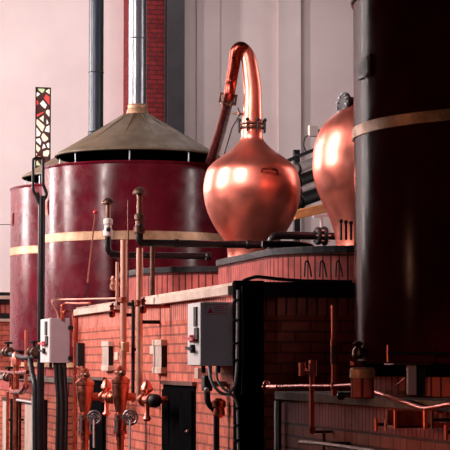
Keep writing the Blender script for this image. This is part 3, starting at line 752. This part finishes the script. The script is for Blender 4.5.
cb = cabinet(187.5,200.5,233.5,302,366,0,'grey_paint','white fronted grey electrical cabinet with small warning label, near the black corner',True, u_front=max(.06,y_r))
yl = on_x(70,320,-.0).y
cc_ = cabinet(40.5,49.5,70,318,363,0,'mauve_paint','smaller pale mauve electrical cabinet at the left end of furnace',False,u_front=6.95)
for z in (cc_[6]-.1, cc_[5]+.05):
    MB().box((cc_[2]-.02,6.9,z-.02),(cc_[2]+.05,6.955,z+.02)).build('mounting_bracket','iron',cc_[0])
# grey flexible conduit looping from the right cabinet to the corner post
yn = cb[3]-.02
yq = -.075
def corner_line(rows, r, mat, label, ties):
    o = MB().tube([on_y(px,py,y_) for px,py,y_ in rows],r,10,bend=.06).build('flexible_conduit',mat)
    tag(o,label,'cable')
    for px, py in ties:
        q = on_y(px,py,yq); MB().box((q.x-.03,q.y-.014,q.z-.006),(q.x+.03,q.y+.014,q.z+.006)).build('cable_tie','iron',o)
corner_line([(209,367,.02),(210,378,-.02),(215,388,-.05),(222,394,-.06),(229,394,-.07),(235,386,yq),(237,370,yq),(237.5,340,yq),(238,290,yq)],.011,'grey_rubber','grey flexible conduit looping under the right cabinet and up the black corner',[(237.5,300),(237.5,320),(237.3,343),(237,360)])
corner_line([(216,367,.02),(217,380,-.02),(223,389,-.05),(232,394,yq),(237.5,403,yq),(238.5,450,yq)],.009,'grey_rubber','grey flexible conduit running down the black corner below the cabinet',[(237.5,408),(238,425),(238.3,440)])
corner_line([(242.5,286,yq),(243,330,yq),(242.5,395,yq)],.012,'iron','black cable running up the corner post beside the grey conduit',[])
# pump and fitting under the right cabinet
p = on_x(207,384,-.14)
pt = thing('pressure_switch','black pressure switch with copper fitting under the right cabinet','valve',(p.x,p.y,p.z-.3))
MB().box((p.x-.03,p.y-.05,p.z-.05),(p.x+.03,p.y+.05,p.z+.06)).build('switch_body','iron',pt,bevel=.008)
MB().tube([p+Vector((0,0,-.04)),p+Vector((0,-.02,-.14)),p+Vector((.06,-.04,-.19)),p+Vector((.06,-.04,-.9))],.022,12,bend=.04).build('outlet','iron',pt)
MB().lathe([(.02,0),(.045,.02),(.04,.07),(.05,.08),(.05,.12),(.02,.14)],p+Vector((.075,-.05,-.24)),n=16).build('copper_fitting','copper_dull',pt)
MB().ball(p+Vector((-.02,-.07,-.04)),.018).build('indicator','glass_dial',pt)
MB().cyl(p,(0,p.y,p.z),.02,10).build('inlet','bronze',pt)
q = on_x(200,372,-.07)
tag(MB().box((-.10,q.y-.06,q.z-.05),(0,q.y+.06,q.z+.03)).build('support_bracket','stone',bevel=.004),'pale block bracket under the right electrical cabinet','bracket')
# bent pipes above the left cabinet
def polyx(pts, xN): return [on_x(px,py,xN) for px,py in pts]
yk = 6.98
tag(MB().tube([on_y(58,322,yk),on_y(58,314,yk),on_y(52,303,yk),on_y(53,300,yk),on_y(60,299.5,yk),*[on_x(px,299.5-(px-62)*.02,-.07) for px in (75,118)]],.009,10,bend=.06).build('bent_conduit','copper_pale'),'pale pink conduit arching from left cabinet along the coping','conduit')
tag(MB().tube([on_y(61.5,320,yk-.04),on_y(61.5,305,yk-.04),on_y(66,303,yk-.04),*[on_x(px,304-(px-62)*.03,-.09) for px in (78,90)]],.013,10,bend=.05).build('bent_conduit','copper_dull'),'orange copper conduit bending above the left cabinet','conduit')
tag(MB().tube([on_y(63,318,yk+.02),on_y(63,311,yk+.02),on_y(73,311,yk-.02),on_y(73,345,yk-.03)],.013,10,bend=.04).build('bent_conduit','copper_dull'),'copper conduit dropping down right side of the left cabinet','conduit')
for i,(px, lab) in enumerate(((56,'black cable hanging under left cabinet, nearest its white door'),(60,'black cable hanging under the middle of the left cabinet'),(64.5,'black cable hanging under left cabinet, nearest the copper upright'))):
    tag(MB().tube([on_y(px,363,6.99),on_y(px+.5,380,6.99),on_y(px+2,400,6.97),on_y(px+1,455,6.97)],.028 if i==1 else .02,10,bend=.1).build('hanging_cable','iron'),lab,'cable','black cables under the left cabinet')

# ------------------------------------------------------------------ black twin pipe before the far tanks
py_ = 8.2
def oy(px,py,y=py_): return on_y(px,py,y)
bp = thing('black_standpipe','black standpipe with forked top between the two left tanks','pipe',(oy(40.5,400).x,py_,0))
a = oy(40.5,400); 
MB().cyl((a.x,py_,0),(a.x,py_,vz(a.x,py_,196)),.040,16).build('main_pipe','black_gloss',bp)
MB().tube([oy(40,203),oy(33,190),oy(33,158.5),oy(43,158)],.016,12,bend=.03).build('branch_pipe','black_gloss',bp)
MB().tube([oy(42,203),oy(47,194),oy(43,184),oy(43,158)],.018,12,bend=.03).build('branch_pipe','black_gloss',bp)
MB().tube([oy(41,205),oy(36,193)],.03,12).build('saddle','iron',bp)

# ------------------------------------------------------------------ lower left pipework before the far plinth
def lp(px, py, x=-.25): return on_x(px,py,x)
def upright(px, py0, py1, w, mat, label, xN, top='cap', z_floor=False):
    t, x, y, r = vpipe('copper_pipe',px,py0,py1,w,mat,label,xN)
    zt = vz(x,y,py0)
    if top == 'cap': MB().lathe([(r*1.5,-.10),(r*1.6,-.02),(r*1.3,.03),(r*.5,.06)],(x,y,zt),n=16).build('cap','copper',t)
    return t
upright(16,357,450,6,'copper_dull','capped copper upright at far left before the plinth',-.25)
upright(26,330,388,3.6,'copper','slim bright copper upright in front of the farthest tank',-.25,'none')
upright(7.5,392,450,3,'copper_dull','thin copper upright nearest the left frame edge',-.20,'none')
def hpipe(pts, r, mat, label, name='copper_pipe', bend=.08, x=-.25):
    return tag(MB().tube([lp(px,py,x) for px,py in pts],r,12,bend=bend).build(name,mat),label,'pipe')
hpipe([(26,386),(22,392),(12,392),(12,375)],.035,'copper_dark','copper U bend joining uprights at the far left')
hpipe([(0,352),(10,354),(24,358),(36,356)],.030,'iron','black horizontal pipe behind the capped copper upright')
hpipe([(0,372),(16,373),(28,372)],.026,'copper_dark','lower copper cross pipe at the far left')
hpipe([(30,356),(32,372),(35,384),(35.5,487)],.030,'iron','black bent pipe below the dark standpipe')
for (px, py, lab) in ((34,352,'copper valve left of the mauve cabinet near the standpipe'),(8,352,'copper valve on black pipe at far left edge'),(9,377,'lower copper valve at far left edge')):
    p = lp(px,py); t = thing('pipe_valve',lab,'valve',(p.x,p.y,p.z-.05),'small valves at the far left')
    MB().cyl(p+Vector((0,-.2,0)),p+Vector((0,.2,0)),.035,14).disc(p+Vector((0,-.16,0)),(0,1,0),.06,.05).disc(p+Vector((0,.16,0)),(0,1,0),.06,.05).build('valve_body','bronze',t)
    MB().cyl(p,p+Vector((0,0,.10)),.016,10).disc(p+Vector((0,0,.11)),(0,0,1),.055,.025).build('hand_wheel','iron',t)
    MB().cyl(p,(0,p.y,p.z),.025,10).build('inlet','iron',t)
hpipe([(17,400),(32,402.5),(33,400)],.014,'grey_rubber','pale thin rod slung under the far left pipes',bend=.02)
hpipe([(33,396),(33,504)],.016,'grey_rubber','pale thin upright rod on the far plinth')

# ------------------------------------------------------------------ lower right pipework before the dark plinth
def rp(px, py, x=-.12): return on_x(px,py,x)
def rpipe(px, py0, py1, w, mat, label, x=-.12, cap=True, extra=None):
    p = rp(px,(py0+py1)/2,x); X, Y = p.x, p.y; k = (Vector((X,Y,0))-Vector((CAM.x,CAM.y,0))).dot(fh)/F; r = w/2*k
    t = thing('copper_pipe',label,'pipe',(X,Y,vz(X,Y,py1)))
    MB().cyl((X,Y,vz(X,Y,py1)),(X,Y,vz(X,Y,py0)),r,18).build('pipe_run',mat,t)
    [MB().disc((X,Y,vz(X,Y,py)),(0,0,1),r*1.3,.035).build('union','copper_dull',t) for py in (extra or [py0+2])]
    MB().cyl((X,Y,vz(X,Y,py1)+.012),(0.0,Y,vz(X,Y,py1)+.012),.008,8).build('wall_clip','iron',t)
    return t, X, Y, r
t, X, Y, r = rpipe(334,305,396,5.6,'copper','tall copper upright in the shade left of the nearest tank',extra=[343,386])
MB().cyl((X,Y,vz(X,Y,364)),(X,Y,vz(X,Y,343)),r*1.25,18).build('sleeve','bronze',t)
t, X, Y, r = rpipe(312,366,434,5.2,'copper','copper upright with twin heads before the grey slab',extra=[372,430])
zt = vz(X,Y,366)
MB().cyl((X,Y-.02,zt-.06),(X,Y-.02,zt+.035),r*1.5,16).cyl((X,Y-.02,zt-.03),Vector((X,Y-.02,zt-.03))-rt*.055,r,12).build('head','copper',t)
q = Vector((X,Y-.02,0))-rt*.062
MB().cyl((q.x,q.y,zt-.055),(q.x,q.y,zt+.02),.020,16).build('head','copper',t)
pts = [rp(265,387,-.12),rp(300,386,-.12),rp(331,386,-.12),rp(356,385,-.13)]
rpz = thing('red_pipe','dark red horizontal pipe crossing in front of the grey slab','pipe',rp(300,386,-.12))
MB().tube(pts,.011,12).build('pipe_run','copper_dark',rpz)
MB().ball(rp(266.5,384.5),.024).ball(rp(265,387.5),.020).cyl(rp(268,387),rp(278,387),.016,12).build('end_valve','copper',rpz)
# pipe sweeping under the nearest tank to the right
xx = -.10
q0 = on_y(356,384.5,-3.9)
tag(MB().tube([rp(356,385,-.13),on_x(367,389,-.10),on_x(395,399,-.10),on_x(424,409,-.10),on_x(452,404,-.10),on_x(470,402,-.1)],.012,12,bend=.02).build('sloping_pipe','copper'),'bright red copper pipe sloping down to the right under the nearest tank','pipe')
# post at slab corner
a = rp(279.5,400,-.03)
tag(MB().box((a.x-.02,a.y+.02,0),(a.x,a.y+.06,vz(a.x,a.y,401))).build('edge_strip','grey_rubber'),'thin grey upright strip at left end of the dark plinth','strip')
hp = thing('pipe_cross','dark iron cross of rods low before the dark plinth','pipe',rp(322,444,-.15))
MB().tube([rp(300,442,-.15),rp(324,444,-.15),rp(345,447,-.15),rp(400,455,-.15)],.012,10).build('rod','bronze',hp)
p = rp(324,444,-.15); MB().cyl((p.x,p.y,p.z-.25),(p.x,p.y,vz(p.x,p.y,430)),.008,10).build('rod','bronze',hp)
MB().cyl(p,(0,p.y,p.z),.012,10).build('wall_stub','iron',hp)
# knob / gauge
p = rp(341,396,-.16)
kn = thing('ball_valve','small black ball valve with shiny highlight before the grey slab','valve',(p.x,p.y,p.z-.03))
MB().ball(p,.024).build('ball','black_gloss',kn); MB().cyl(p,(0,p.y,p.z-.0),.010,10).build('stem','bronze',kn)
# foot fittings of the nearest tank
p = on_x(360,352,.15)
dt = thing('drain_tap','bronze tap at the foot of nearest tank','valve',(p.x,p.y,p.z-.07))
p = on_x(358,350,-.02)
MB().lathe([(.020,-.05),(.034,-.03),(.03,.0),(.016,.02),(.03,.035),(.012,.05)],p,n=16).build('tap_body','bronze',dt)
MB().cyl(p,p+Vector((.30,.25,0)),.014,12).build('stem','bronze',dt); MB().disc(p+Vector((0,0,-.075)),(0,0,1),.045,.03).build('flange','copper_dull',dt)
pc = at(362.5,380,10.45); kk = 10.45/F
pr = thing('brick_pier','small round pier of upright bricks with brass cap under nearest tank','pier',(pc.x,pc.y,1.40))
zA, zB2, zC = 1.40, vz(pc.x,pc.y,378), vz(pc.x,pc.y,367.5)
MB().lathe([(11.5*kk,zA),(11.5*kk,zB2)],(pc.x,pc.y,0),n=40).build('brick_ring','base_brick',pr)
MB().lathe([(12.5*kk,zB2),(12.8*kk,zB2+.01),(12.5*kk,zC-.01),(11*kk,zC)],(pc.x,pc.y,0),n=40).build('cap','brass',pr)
# small terminal box, copper tray, bits on dark right
yb2 = -4.6
p = on_x(411.5,380,-.14); k = (Vector((p.x,p.y,0))-Vector((CAM.x,CAM.y,0))).dot(fh)/F
tb = thing('terminal_box','small grey terminal box under the nearest tank','electrical box',(p.x,p.y,vz(p.x,p.y,395)))
u = rt*(5.7*k)
z0, z1 = vz(p.x,p.y,395), vz(p.x,p.y,365)
MB().box((p.x-3.5*k,p.y-.0,z0),(p.x+5.6*k,p.y+.03,z1)).build('box_body','mauve_paint',tb,bevel=.004)
MB().box((p.x+5.6*k,p.y+.01,z0),(p.x+15*k,p.y+.03,z1)).build('box_side','iron',tb)
MB().box((p.x-20*k,p.y-.01,z1),(p.x+20*k,p.y+.13,z1+.008)).build('shelf_lip','bronze',tb)
MB().cyl(on_x(405,378,-.14),on_x(385,394,-.14),.003,6).build('lead','copper_dull',tb)
p0 = on_x(395,410,-.14); p1 = on_x(424,412,-.14)
ct = thing('copper_tray','open orange copper box low in the dark right corner','box',((p0.x+p1.x)/2,(p0.y+p1.y)/2,vz(p0.x,p0.y,427)))
yA = p1.y; k = (Vector((p1.x,p1.y,0))-Vector((CAM.x,CAM.y,0))).dot(fh)/F
xA = on_y(395,412,yA).x; xB = on_y(425,412,yA).x; z0, z1 = vz(xA,yA,428), vz(xA,yA,411)
MB().box((xB-.01,yA+.01,z0),(0.0,yA+.03,z0+.02)).box((xA,yA,z0),(xB,yA+.01,z1)).box((xA,yA,z0),(xB,yA+.13,z0+.01)).box((xA,yA+.12,z0),(xB,yA+.13,z1)).build('sheet','copper_dull',ct)
MB().cyl((xB,yA,z0-.006),(xB,yA,z1+.004),.013,12).build('edge_roll','copper',ct); MB().cyl((xA,yA,z0-.003),(xA,yA,z1+.004),.008,12).build('edge_roll','copper',ct)
for (px, a_, b_, w, mt, lab) in ((376,418,431,4,'copper','short orange copper stub left of the open copper box'),(385.5,419,431,2.6,'copper_pale','thin pale stub left of the open copper box'),(432,411,429,3.6,'bronze','dull bronze stub right of the open copper box'),(446,425,440,4.5,'copper','short orange copper stub at the right frame edge'),(388,345,362,2.6,'copper','short red copper stub on the foot of the nearest tank')):
    p = on_x(px,(a_+b_)/2,-.10); k = (Vector((p.x,p.y,0))-Vector((CAM.x,CAM.y,0))).dot(fh)/F
    z0, z1 = vz(p.x,p.y,b_), vz(p.x,p.y,a_)
    t = thing('pipe_stub',lab,'pipe',(p.x,p.y,z0),'short stubs in the dark right corner')
    MB().cyl((p.x,p.y,z0),(p.x,p.y,z1),w/2*k,14).build('stub_tube',mt,t)
    MB().cyl((p.x,p.y,(z0+z1)/2),(.0 if z0<1.4 else .25,p.y,(z0+z1)/2),.008,8).build('stub_arm','iron',t)
# wire beyond tank at far left
q = on_y(-6,224,16.5); q2 = on_y(9,224,13)
tag(MB().cyl(on_y(-8,224.5,13.3),on_y(11,224.5,13.2),.005,6).build('thin_wire','iron'),'thin dark wire meeting the farthest tank plaque','wire')

# ------------------------------------------------------------------ world and view
w = bpy.data.worlds.new('world'); bpy.context.scene.world = w; w.use_nodes = True
w.node_tree.nodes['Background'].inputs[0].default_value = (.75,.7,.75,1); w.node_tree.nodes['Background'].inputs[1].default_value = .05
vs = bpy.context.scene.view_settings
vs.view_transform = 'Standard'; vs.look = 'None'; vs.gamma = 1; vs.exposure = .13; vs.use_curve_mapping = False
for o in bpy.data.objects:
    if '_o' in o: del o['_o']
